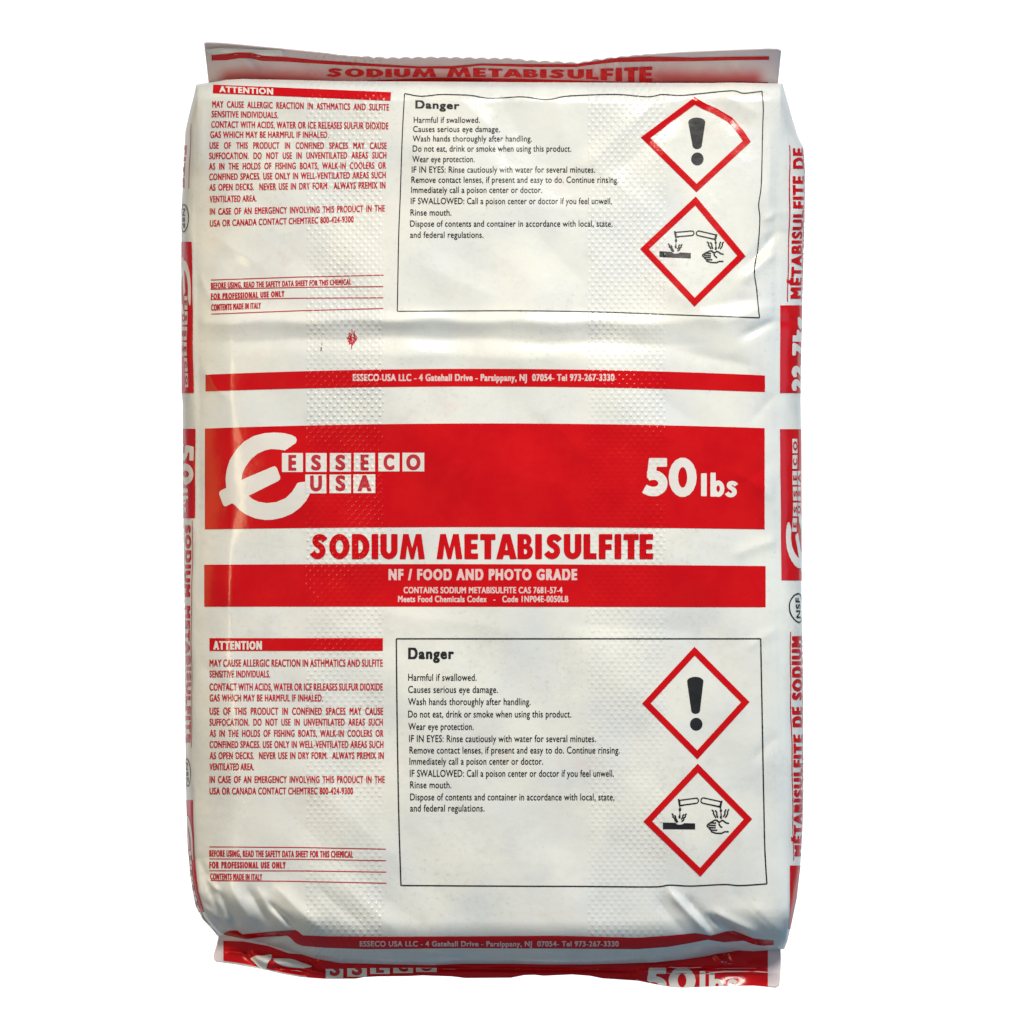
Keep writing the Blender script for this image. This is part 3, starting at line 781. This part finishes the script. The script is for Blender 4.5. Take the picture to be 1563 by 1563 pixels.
# ---- notices at the left
LINES = ['MAY CAUSE ALLERGIC REACTION IN ASTHMATICS AND SULFITE', 'SENSITIVE INDIVIDUALS.',
 'CONTACT WITH ACIDS, WATER OR ICE RELEASES SULFUR DIOXIDE', 'GAS WHICH MAY BE HARMFUL IF INHALED.',
 'USE OF THIS PRODUCT IN CONFINED SPACES MAY CAUSE', 'SUFFOCATION. DO NOT USE IN UNVENTILATED AREAS SUCH',
 'AS IN THE HOLDS OF FISHING BOATS, WALK-IN COOLERS OR', 'CONFINED SPACES. USE ONLY IN WELL-VENTILATED AREAS SUCH',
 'AS OPEN DECKS.  NEVER USE IN DRY FORM.  ALWAYS PREMIX IN', 'VENTILATED AREA.',
 'IN CASE OF AN EMERGENCY INVOLVING THIS PRODUCT IN THE', 'USA OR CANADA CONTACT CHEMTREC 800-424-9300']
FOOT = ['BEFORE USING, READ THE SAFETY DATA SHEET FOR THIS CHEMICAL', 'FOR PROFESSIONAL USE ONLY', 'CONTENTS MADE IN ITALY']
UP = [(324,594,154,164,159,169),(323,425,169,179,171,180.5),(322.5,593,185,195,187,197.5),(321,502,200.5,210.5,201,210.5),(320,590.5,217,227,217.5,227.5),(319.5,590,233,243,232,242),(319,589.5,249,259,247.5,257.5),(319.5,589,265,275,262,272),(319.5,588.5,281,291,277.5,288),(320,392,299,309,298,307.5),(320.5,587.5,318,328,313,323),(320.5,540,336,346,330,339.5)]
UPF = [(322,536.5,431.5,440.5,426,434.5),(322,434.5,448,457.5,444,453),(322.5,398.5,464.5,474.5,462,471)]
UPR = [(322,585.5,427.5,420),(322,585,441.5,437.5),(322,585,457.5,454.5),(322.5,585,479.5,471)]
LO = [(320,584.5,1006.5,1017.5),(320,412.5,1023.5,1034),(320,584.5,1043,1054),(320,493,1060,1070.5),(320,585,1080,1091),(320,584.5,1097,1107.5),(320,585.5,1114,1124.5),(320,585.5,1131,1141.5),(320,586,1148,1158.5),(320,388,1165,1175.5),(320,587.5,1184.5,1195),(320,539,1202,1212.5)]
LOF = [(319.5,539,1297.5,1307.5,1299,1309),(319.5,436.5,1315,1325.5,1315.5,1325.5),(321,400.5,1333,1342.5,1334,1343.5)]
LOR = [(320,589,1292.5,1296),(320,589.5,1311,1313.5),(320,590,1329,1331),(322,590,1344,1348)]

def notice(lines, foot, rules, bar, head, label):
    cj = fit_cond(LINES[3], lines[3][1] - lines[3][0], 10.5, 0.024)
    k = Ink()
    for s, b in zip(LINES, lines):
        y = b[2:] if len(b) > 4 else (b[2], b[3], b[2], b[3])
        text(k, s, b[0], b[1], y[0], y[1], y[2], y[3], bold=0.024, justify=cj if b[1] > 560 else None, ny=14)
    kf = Ink()
    for i, (s, b) in enumerate(zip(foot, [UPF, LOF][lines is LO])):
        text(kf, s, b[0], b[1], b[2], b[3], b[4], b[5], bold=0.045 if i == 1 else 0.034)
    o = k.lay('warning_notice', front_pos, 0.22, REDTYPE, sack, refine=0)
    o['label'] = label
    kf.lay('footer_lettering', front_pos, 0.22, REDTYPE, o, refine=0)
    k = Ink(); k.quad(*bar, nx=90, ny=10)
    h = k.lay('heading_bar', front_pos, 0.26, RED, o, refine=0)
    k = Ink(); text(k, 'ATTENTION', *head, bold=0.05, ny=18)
    k.lay('heading_lettering', front_pos, 0.40, WHITE, o, refine=0)
    k = Ink()
    for x0, x1, ya, yb in rules: k.line([(x0, ya), ((x0+x1)/2, (ya+yb)/2 - 0.8), (x1, yb)], 1.5)
    k.lay('ruled_lines', front_pos, 0.22, REDTYPE, o, refine=0)

notice(UP, FOOT, UPR, [(325.5,129.5),(597,141),(596,154),(325,142.5)], (335,417,132,141,135.5,144.7), 'upper red attention notice, tilted with the film')
notice(LO, FOOT, LOR, [(320,974),(584.5,974),(584.5,993.5),(320,993.5)], (326,400,978.5,991.5), 'lower red attention notice')

# ---- danger panels at the right
DL = ['Harmful if swallowed.', 'Causes serious eye damage.', 'Wash hands thoroughly after handling.', 'Do not eat, drink or smoke when using this product.',
 'Wear eye protection.', 'IF IN EYES: Rinse cautiously with water for several minutes.', 'Remove contact lenses, if present and easy to do. Continue rinsing.',
 'Immediately call a poison center or doctor.', 'IF SWALLOWED: Call a poison center or doctor if you feel unwell.', 'Rinse mouth.',
 'Dispose of contents and container in accordance with local, state,', 'and federal regulations.']
DU = [(631.5,732.5,178.5,187.5),(630.5,763,192.5,201.5),(630,812,207,216),(630,872,222,231.5),(629.5,724.5,238,247.5),(628.5,908.5,254,263.5),(628,944,269.5,279),(627.5,827.5,285,294.5),(627,934,302,311.5),(626.5,689,319.5,329),(626,935,336.5,346),(626,738,353.5,363)]
DD = [(623,727.5,1028.5,1039),(623,760,1047,1057.5),(623,810,1065.5,1076),(623,872,1084.5,1095),(623.5,723,1103.5,1114),(624.5,909.5,1122,1132.5),(625,946,1139.5,1150),(625,829,1156.5,1167),(625.5,937,1175,1185.5),(626,689,1192.5,1203),(626,938,1211,1221.5),(626,739.5,1228,1238.5)]

def inset(poly, w):
    n = len(poly); out = []
    for i in range(n):
        a, b, c = (np.array(poly[(i + j) % n], float) for j in (-1, 0, 1))
        d1 = (b - a) / np.linalg.norm(b - a); d2 = (c - b) / np.linalg.norm(c - b)
        n1 = np.array([-d1[1], d1[0]]); n2 = np.array([-d2[1], d2[0]])
        m = (n1 + n2) / np.linalg.norm(n1 + n2)
        out.append(tuple(b + m * w / max(0.3, float(np.dot(m, n1)))))
    return out

def diamond(k, poly, w):
    p = []
    for a, b in zip(poly, poly[1:] + poly[:1]):
        n = max(1, int(math.dist(a, b) / 6))
        p += [(a[0] + (b[0]-a[0])*i/n, a[1] + (b[1]-a[1])*i/n) for i in range(n)]
    q = inset(poly, w); qq = []
    for a, b, a0, b0 in zip(q, q[1:] + q[:1], poly, poly[1:] + poly[:1]):
        n = max(1, int(math.dist(a0, b0) / 6))
        qq += [(a[0] + (b[0]-a[0])*i/n, a[1] + (b[1]-a[1])*i/n) for i in range(n)]
    n = len(p)
    k.add(p + qq, [(i, (i+1) % n, n + (i+1) % n, n + i) for i in range(n)])

def capsule(k, a, b, r0, r1):
    a = np.array(a, float); b = np.array(b, float); d = (b - a) / np.linalg.norm(b - a)
    base = math.atan2(d[1], d[0])
    pts = [tuple(b + r1*np.array([math.cos(base+t), math.sin(base+t)])) for t in np.linspace(-math.pi/2, math.pi/2, 13)]
    pts += [tuple(a + r0*np.array([math.cos(base+t), math.sin(base+t)])) for t in np.linspace(math.pi/2, 1.5*math.pi, 13)]
    k.poly(pts)

def corrosion(k, f):
    g = lambda pts: [f(p) for p in pts]
    sw = abs(f((10, 0))[0] - f((0, 0))[0]) / 10
    k.poly(g([(318,378),(318,455),(733,472),(733,402),(590,394),(575,404),(550,410),(520,410),(495,402),(478,386)]))
    def tube(cx, cy, ux, uy, ln, r):
        px, py = -uy, ux
        pts = [(cx + ux*ln + px*r, cy + uy*ln + py*r)]
        for t in np.linspace(0, math.pi, 13): pts.append((cx + px*r*math.cos(t) - ux*r*math.sin(t), cy + py*r*math.cos(t) - uy*r*math.sin(t)))
        pts.append((cx + ux*ln - px*r, cy + uy*ln - py*r))
        k.line(g(pts), 16 * sw, 1.0)
        k.line(g([pts[-1], pts[0]]), 19 * sw, 1.0)
    a = math.atan2(18, -210); tube(745, 139, math.cos(a), math.sin(a), 212, 30)
    a = math.atan2(52, 222); tube(838, 140, math.cos(a), math.sin(a), 226, 31)
    k.line(g([(519,110),(524,150),(536,200)]), 19 * sw, 1.0)
    k.line(g([(1076,150),(1068,190),(1056,242)]), 19 * sw, 1.0)
    k.poly(g([(545,180),(740,166),(740,178),(600,190),(545,199)]))
    k.poly(g([(862,172),(1062,212),(1058,232),(960,208),(858,185)]))
    k.poly(g([(536,198),(520,232),(524,248),(532,258),(530,290),(516,318),(522,334),(534,342),(546,330),(544,305),(540,258),(552,246),(554,232)]))
    k.poly(g([(1062,236),(1048,262),(1052,276),(1060,284),(1058,320),(1048,342),(1054,356),(1068,362),(1080,350),(1076,322),(1070,284),(1078,272),(1078,258)]))
    for pts in ([(434,276),(450,298),(447,318),(470,334),(474,358),(504,386)],[(466,300),(482,316),(483,338),(508,380)],[(622,284),(606,300),(608,320),(588,336),(586,356),(556,376)],[(590,290),(573,308),(575,328),(552,350)],
                [(948,250),(970,275),(968,296),(1002,348)],[(990,258),(1012,284),(1010,306),(1024,348)],[(1130,252),(1114,284),(1118,302),(1096,342)],[(1166,252),(1150,280),(1151,304),(1122,350)]):
        k.line(g(pts), 19 * sw, 1.0)
    for pts in ([(960,386),(982,374),(1010,374),(1040,396),(1062,392),(1075,376),(1098,386),(1130,410),(1170,418)],
                [(1010,378),(1040,400),(1042,425),(1056,446),(1082,464)],
                [(960,386),(928,400),(892,424),(886,438),(900,450),(914,454),(914,468),(938,486),(946,508),(1000,526),(1070,530),(1112,512),(1165,513)],
                [(928,402),(1002,408)],[(905,428),(1000,436)],[(914,456),(998,462)],[(938,486),(1018,492)]):
        k.line(g(pts), 19 * sw, 1.0)

def danger_panel(frame, lines, head, d1, d2, bang, f, label, lw):
    k = Ink()
    for seg in frame: k.line(flow(seg), lw)
    o = k.lay('danger_panel', front_pos, 0.22, BLACK, sack, refine=0)
    o['label'] = label
    k = Ink(); text(k, 'Danger', *head, bold=0.04, ny=24)
    for s, b in zip(DL, lines): text(k, s, *b, bold=0.010, ny=14)
    k.lay('lettering', front_pos, 0.22, BLACK, o, refine=0)
    for d, w in ((d1, 9.4), (d2, 9.4)):
        k = Ink(); diamond(k, d, w)
        p = k.lay('hazard_diamond', front_pos, 0.34, REDFLAT, o, refine=3)
    k = Ink()
    x, yt, yb, rt, rb = bang[:5]
    pts = [(x + rt*math.cos(t), yt + 0.55*rt + 0.55*rt*math.sin(t)) for t in np.linspace(math.pi, 2*math.pi, 13)]
    pts += [(x + 0.6 + rb*math.cos(t), yb - 0.8*rb + 0.8*rb*math.sin(t)) for t in np.linspace(0, math.pi, 13)]
    k.poly(pts); k.disc(bang[5], bang[6], 9.5, 9.8)
    k.lay('exclamation_mark', front_pos, 0.26, BLACK, o)
    k = Ink(); corrosion(k, f)
    k.lay('corrosion_symbol', front_pos, 0.26, BLACK, o, refine=5)

fu = lambda p: (970 + p[0] / 8.683, 340 + p[1] / 8.683)
def fl(p):
    x, y = fu(p); y -= (x - 1006.6) * 0.034
    return (1011.8 + (x - 1006.6) * 1.03, 1219.3 + (y - 351.9) * 1.14)
danger_panel([[(617.5,143),(643,147),(671,144.5),(700,145),(720,146),(744,150),(770,149.3),(798,148),(835,152),(866,147),(923,144.5),(952,145),(989,148),(1011,144.5),(1038,146),(1070,143),(1117,138.8),(1135,142.5),(1163,139.5)],
              [(1163,139.5),(1165,165),(1164,200),(1162,280),(1158,312),(1159.7,335),(1156.5,380),(1151.5,413),(1154.7,441),(1157.4,468),(1159,485)],
              [(1159,485),(1030,480.5),(906,476),(780,474.4),(606.5,475.3)],[(606.5,475.3),(608.6,360),(611,300),(614,210),(617.5,143)]],
             DU, (634,701.5,153,165.5,155,167), [(1060,148.6),(1076.5,158),(1094,165.5),(1117,179),(1134.5,199),(1146,216.5),(1063,293.5),(978,209.7)],
             [(1062,300),(1138,391),(1060,468),(977,380)], (1063.5,179.5,227.5,13,7.2,1064.4,242.6), fu, 'upper black-framed danger panel with wavy top line', 1.6)
danger_panel([[(605,975),(900,975),(1161,975)],[(1161,975),(1163,1080),(1166,1239),(1167.5,1300),(1170.5,1349)],
              [(1170.5,1349),(1130,1351.6),(1105,1350),(1055,1352.3),(1021.6,1351),(997,1353.6),(900,1353),(780,1352.5),(612,1351.5)],[(612,1351.5),(608.6,1239),(606,1080),(605,975)]],
             DD, (623,693,988.5,1006), [(1060,987),(1144,1071.4),(1064.4,1159),(980,1073.7)],
             [(1065,1165.5),(1148,1250),(1069,1338),(982,1254)], (1061.2,1033,1089.5,12.5,6.7,1062.7,1105.3), fl, 'lower black-framed danger panel with straight lines', 2.1)

# scuff of red and black marks between the upper notice and the band
k = Ink()
for pts, w in (([(537,502),(537.5,508),(536,514),(537,524),(536.5,533)],1.6),([(541,505),(540,511),(543,517),(540,524)],2.0),([(530,518),(534,512),(535,520),(533,526)],1.8),([(532,509),(535,515),(538,519),(542,521)],1.7),([(529,515),(533,517),(531,522)],1.2),([(543,512),(545,516),(543,521)],1.1),([(534,522),(538,527),(539,521)],1.5),([(533,508),(536,511),(534,516),(537,520)],1.8),([(540,508),(542,513),(540,518)],1.8),([(532,520),(536,524),(540,524)],1.6),([(535,516),(539,515),(541,519),(538,523)],2.0),([(531,516),(534,519),(533,523)],1.6)):
    k.line(flow(pts), w * 0.85, 2.0)
k.lay('ink_smudge', front_pos, 0.2, REDTYPE, sack, refine=0)
k = Ink(); k.line([(490.5,530),(490,536)], 1.4); k.line([(491,524),(491.5,527)], 1.0)
k.lay('ink_fleck', front_pos, 0.2, BLACK, sack, refine=0)

# ---------------------------------------------------------------- printing on the two sides (q runs round the side, Y along the sack)
def side_uv(side):
    return lambda Q, Y: ((AL(Y) - Q * 130) if side < 0 else (AR(Y) + Q * 130), Y)

def side_art(side, q_front, q_back, ya, yb):
    """maps artwork (s along the reading direction 0..1, h from foot 0 to head 1) to the side; heads of the letters point to the front"""
    def w(S, Hh):
        Q = q_back + (q_front - q_back) * Hh
        Y = ya + (yb - ya) * S
        return Q, Y
    return w

def lay_side(k, name, side, off, mat, parent, w, refine=0.03):
    return k.lay(name, side_pos(side), off, mat, parent, refine=refine, warp=w, uvfun=side_uv(side), out=(side, 0, 0.3))

def side_text(k, s, x0, x1, h0, h1, bold, ratio=9.0):
    """set s in the unit square; ratio is its real length over its height"""
    j = Ink(); text(j, s, x0 * 20 * ratio, x1 * 20 * ratio, (1 - h1) * 20, (1 - h0) * 20, bold=bold, ny=20)
    k.add([(x / 20 / ratio, 1 - y / 20) for x, y in j.v], j.f)

def side_band(side, y0, y1, q0, label):
    k = Ink(); n = 60
    pts = [(q0 + (1.35 - q0) * i / 14, y0 + (y1 - y0) * j / n) for j in range(n + 1) for i in range(15)]
    k.add(pts, [(j*15+i, (j+1)*15+i, (j+1)*15+i+1, j*15+i+1) for j in range(n) for i in range(14)])
    o = k.lay('side_band', side_pos(side), 0.22, RED, sack, refine=0, uvfun=side_uv(side), out=(side, 0, 0.3))
    o['label'] = label
    return o

def side_logo(side, parent, w):
    norm = lambda p: ((p[0] - 143) / 1287, (632 - p[1]) / 549)
    k = Ink(); k.poly([norm(p) for p in EMB]); lay_side(k, 'emblem', side, 0.34, WHITE, parent, w)
    k = Ink()
    for a, b, c, d in TILES: k.quad(norm((a, c)), norm((b, c)), norm((b, d)), norm((a, d)), 4, 4)
    lay_side(k, 'letter_tiles', side, 0.42, WHITE, parent, w, 0)
    k = Ink()
    for ch, a, b, c, d in TYPE:
        p, q = norm((a, c)), norm((b, d)); letter(k, ch, p[0], q[0], p[1], q[1], 0.045, 16, (b - a) / (d - c))
    lay_side(k, 'lettering', side, 0.54, REDTYPE, parent, w, 0)

def side_mark(side, y, q0, q1, hy, up):
    k = Ink(); k.ring(0.5, 0.5, 0.5, 0.5, 0.05)
    w = side_art(side, q0, q1, y + hy if up else y - hy, y - hy if up else y + hy)
    o = lay_side(k, 'certification_mark', side, 0.24, BLACK, sack, w, 0)
    k = Ink(); side_text(k, 'NSF', 0.16, 0.84, 0.36, 0.68, 0.04, 1.8)
    lay_side(k, 'lettering', side, 0.24, BLACK, o, w, 0)

def side_title(side, s, ya, yb, qa, qb, ql, sub):
    k = Ink(); side_text(k, s, 0, 1, 0, 1, 0.045, 11.0)
    o = lay_side(k, 'side_title', side, 0.24, RED, sack, side_art(side, qa, qb, ya, yb), 0)
    k = Ink(); e = 0.02
    for q in (ql, 0.845 if side > 0 else 1.05): k.add([(q + (0.03 if j else 0), ya + (yb - ya) * (-e + (1 + 2*e) * i / 60)) for j in (0, 1) for i in range(61)], [(i, i+1, 62+i, 61+i) for i in range(60)])
    k.lay('ruled_lines', side_pos(side), 0.22, REDTYPE, o, refine=0, uvfun=side_uv(side), out=(side, 0, 0.3))
    k = Ink(); side_text(k, sub, 0.0, 1, 0, 1, 0.03, 20.0)
    lay_side(k, 'lettering', side, 0.24, REDTYPE, o, side_art(side, 0.90 if side > 0 else 1.10, 1.02 if side > 0 else 1.24, ya, yb), 0)

# left side, read downwards
for y0, y1, lab in ((369, 600, 'upper left side red band with emblem'), (1221, 1392, 'lower left side red band with emblem')):
    o = side_band(-1, y0, y1, 0.16, lab)
    side_logo(-1, o, side_art(-1, 0.22, 0.95, y0 + 22, y0 + 222) if y0 < 1000 else side_art(-1, 0.26, 1.0, y0 + 18, y0 + 215))
o = side_band(-1, 654.5, 791, 0.14, 'left side red band with the weight')
k = Ink()
for ch, a, b, t in (('5',0,.27,1),('0',.30,.60,1),('l',.65,.71,.62),('b',.75,.88,.64),('s',.89,1.0,.44)): heavy_letter(k, ch, a, b, t, 0, 24)
lay_side(k, 'lettering', -1, 0.34, WHITE, o, side_art(-1, 0.20, 0.95, 674, 784), 0)
side_title(-1, 'SODIUM METABISULFITE', 801, 1134, 0.33, 0.72, 0.24, 'NF/FOOD AND PHOTO GRADE')
k = Ink(); side_text(k, 'FITE', 0, 1, 0, 1, 0.045, 2.2)
o = lay_side(k, 'side_title', -1, 0.24, RED, sack, side_art(-1, 0.62, 0.95, 222, 287), 0)
k = Ink(); k.add([(0.30 + (0.03 if j else 0), 190 + 98 * i / 40) for j in (0, 1) for i in range(41)], [(i, i+1, 42+i, 41+i) for i in range(40)])
k.lay('ruled_lines', side_pos(-1), 0.22, REDTYPE, o, refine=0, uvfun=side_uv(-1), out=(-1, 0, 0.3))
side_mark(-1, 333, 0.26, 1.0, 22, False)
side_mark(-1, 1179, 0.26, 1.0, 22, False)

# right side, read upwards
o = side_band(1, 466, 600, 0.09, 'upper right side red band with the metric weight')
k = Ink(); side_text(k, '22.7kg', 0, 1, 0, 1, 0.06, 2.9)
lay_side(k, 'lettering', 1, 0.34, WHITE, o, side_art(1, 0.40, 0.92, 597, 484), 0)
o = side_band(1, 655, 886, 0.09, 'right side red band with emblem')
side_logo(1, o, side_art(1, 0.22, 1.05, 874, 670))
o = side_band(1, 1321, 1418, 0.12, 'lowest right side red band')
side_title(1, 'MÉTABISULFITE DE SODIUM', 1307, 971, 0.34, 0.79, 0.28, 'NF/FOOD AND PHOTO GRADE')
side_title(1, 'MÉTABISULFITE DE', 456, 226, 0.36, 0.79, 0.26, 'NF/FOOD AND PHOTO GRADE')
side_mark(1, 928, 0.26, 0.98, 23, True)

# ---------------------------------------------------------------- printing on the seals
k = Ink()
tl = P([(323,84),(345,83.3),(365,80.5),(383,80.8),(400,86),(433,87.5),(480,92),(526,95),(593,99.5),(640,102),(690,101.5),(735,97.5),(760,98),(806,98.5),(880,98.5),(900,95.5),(940,89),(990,87),(1056,88.5),(1122,87),(1174,86.5)])
bl = P([(323,91.5),(345,91),(365,88),(383,88.5),(400,92),(433,93),(480,96),(526,98.5),(593,101.5),(640,103.5),(690,104),(735,99),(760,100),(806,101.5),(880,101.5),(900,98.5),(940,94),(990,93),(1056,92.5),(1122,91),(1174,90.5)])
k.between(323, 1174, lambda X: tl(X) - 0.9, lambda X: bl(X) + 0.7, 3, 2)
k.lay('seal_stripe', top_pos, 0.25, RED, top_seal, refine=0)
k = Ink()
base = P([(490,117),(600,117.5),(680,117),(790,117.5),(900,120.5),(950,124),(1000,125)]); capt = P([(490,103.5),(600,105),(660,104.5),(700,102.5),(790,105.5),(900,105.5),(950,103),(1000,101)])
def title_warp(X, V):
    return X, capt(X) + (base(X) - capt(X)) * V / 20
heavy_text(k, 'SODIUM', 497.5, 666, 0, 20, ny=26); heavy_text(k, 'METABISULFITE', 682, 995.5, 0, 20, ny=26)
k.v = [(x, y) for x, y in k.v]
k.lay('seal_title', top_pos, 0.34, RED, top_seal, refine=0, warp=title_warp)
k = Ink(); k.between(560, 1172, P([(560,123),(660,118.2),(700,118.5),(800,120),(880,122.5),(950,124.5),(1172,125)]), P([(600,135),(1172,135)]), 3)
k.lay('fold_stripe', top_pos, 0.3, RED, top_seal, refine=0)
# the torn corner of film folded forward over the stripe
def corner_pos(X, Y):
    d = top_depth(X, Y) - 1.6 - 1.2 * np.sin(X / 21) ** 2
    return lift(X, Y, d)
k = Ink(); k.between(312, 431, P([(312,76),(335,73),(400,76),(428,76),(431,78)]), P([(312,78),(325,84),(360,79.5),(383,80),(405,84.5),(425,84.5),(431,86.5)]), 3, 3)
k.lay('folded_film', corner_pos, 0.0, FILM, top_seal, refine=0)

ink_lo = P([(341,1436),(372,1437),(410,1444),(440,1455),(500,1460),(1000,1460),(1100,1440),(1172,1440)])
k = Ink(); k.between(341, 1172, ink_lo, lambda X: np.where(X < 384, BB(X) - 3.0, np.where(X < 470, BB(X) - 2.2, BB(X) - 0.35)), 3)
k.lay('seal_band', bot_pos, 0.22, RED, bottom_seal, refine=0)
k = Ink(); weight(k, [('5',5,225,1066,1296),('0',243,492,1064,1300),('l',528,580,1098,1296),('b',614,748,1104,1300),('s',770,872,1170,1300)], lambda x, y: (980 + x / 6.01, 1300 + y / 6.01), 0.075)
k.lay('weight_mark', bot_pos, 0.34, WHITE, bottom_seal, refine=3, ylim=(lambda X: 0*X + 1476, lambda X: BB(X) - 0.4))
k = Ink()
for a, b, y0, y1 in ((497,524,1479,1493),(530,560,1478,1491),(565,595,1477.5,1486.5),(600,630.5,1477.3,1485.5),(635,666.5,1477,1484)): k.quad((a, y0), (b, y0), (b, y1), (a, y1))
tiles = k.lay('letter_tiles', bot_pos, 0.34, WHITE, bottom_seal, refine=3, ylim=(lambda X: 0*X + 1476, lambda X: BB(X) - 0.4))
k = Ink()
for ch, a, b, y0, y1 in (('S',503,519,1466,1490),('S',537,553,1466,1489),('E',574,586,1464,1485),('C',607,623,1464,1484),('O',641,661,1463,1483)): letter(k, ch, a, b, y0, y1, 0.045)
k.lay('lettering', bot_pos, 0.46, REDTYPE, bottom_seal, refine=2, ylim=(lambda X: 0*X + 1477.5, lambda X: BB(X) - 0.5))
# white film puckered over the red at the left
def pucker(pts, h, name):
    pts = np.array(flow(list(pts) + [pts[0]], 5)[:-1]); c = pts.mean(0)
    k = Ink(); n = len(pts)
    rings = [pts, c + (pts - c) * 0.75, c + (pts - c) * 0.4]
    allp = np.concatenate(rings + [c[None]])
    f = [(r*n+i, r*n+(i+1) % n, (r+1)*n+(i+1) % n, (r+1)*n+i) for r in range(2) for i in range(n)] + [(2*n+i, 2*n+(i+1) % n, 3*n) for i in range(n)]
    k.add(allp, f)
    def pos(X, Y):
        rr = np.clip(1 - np.hypot((X - c[0]) / (np.ptp(pts[:, 0]) / 2), (Y - c[1]) / (np.ptp(pts[:, 1]) / 2)) ** 2, 0, 1)
        return lift(X, Y, bot_depth(X, Y) - 0.4 - h * rr)
    k.lay(name, pos, 0, FILM, bottom_seal, refine=4)
pucker([(382,1463),(390,1459),(402,1458.5),(414,1457),(414,1463),(409,1470),(405,1480),(397,1478),(391,1472)], 2.2, 'film_pucker')
pucker([(415,1463),(430,1463),(446,1464),(460,1469),(476,1475),(462,1477.5),(440,1476),(424,1471)], 0.7, 'film_pucker')
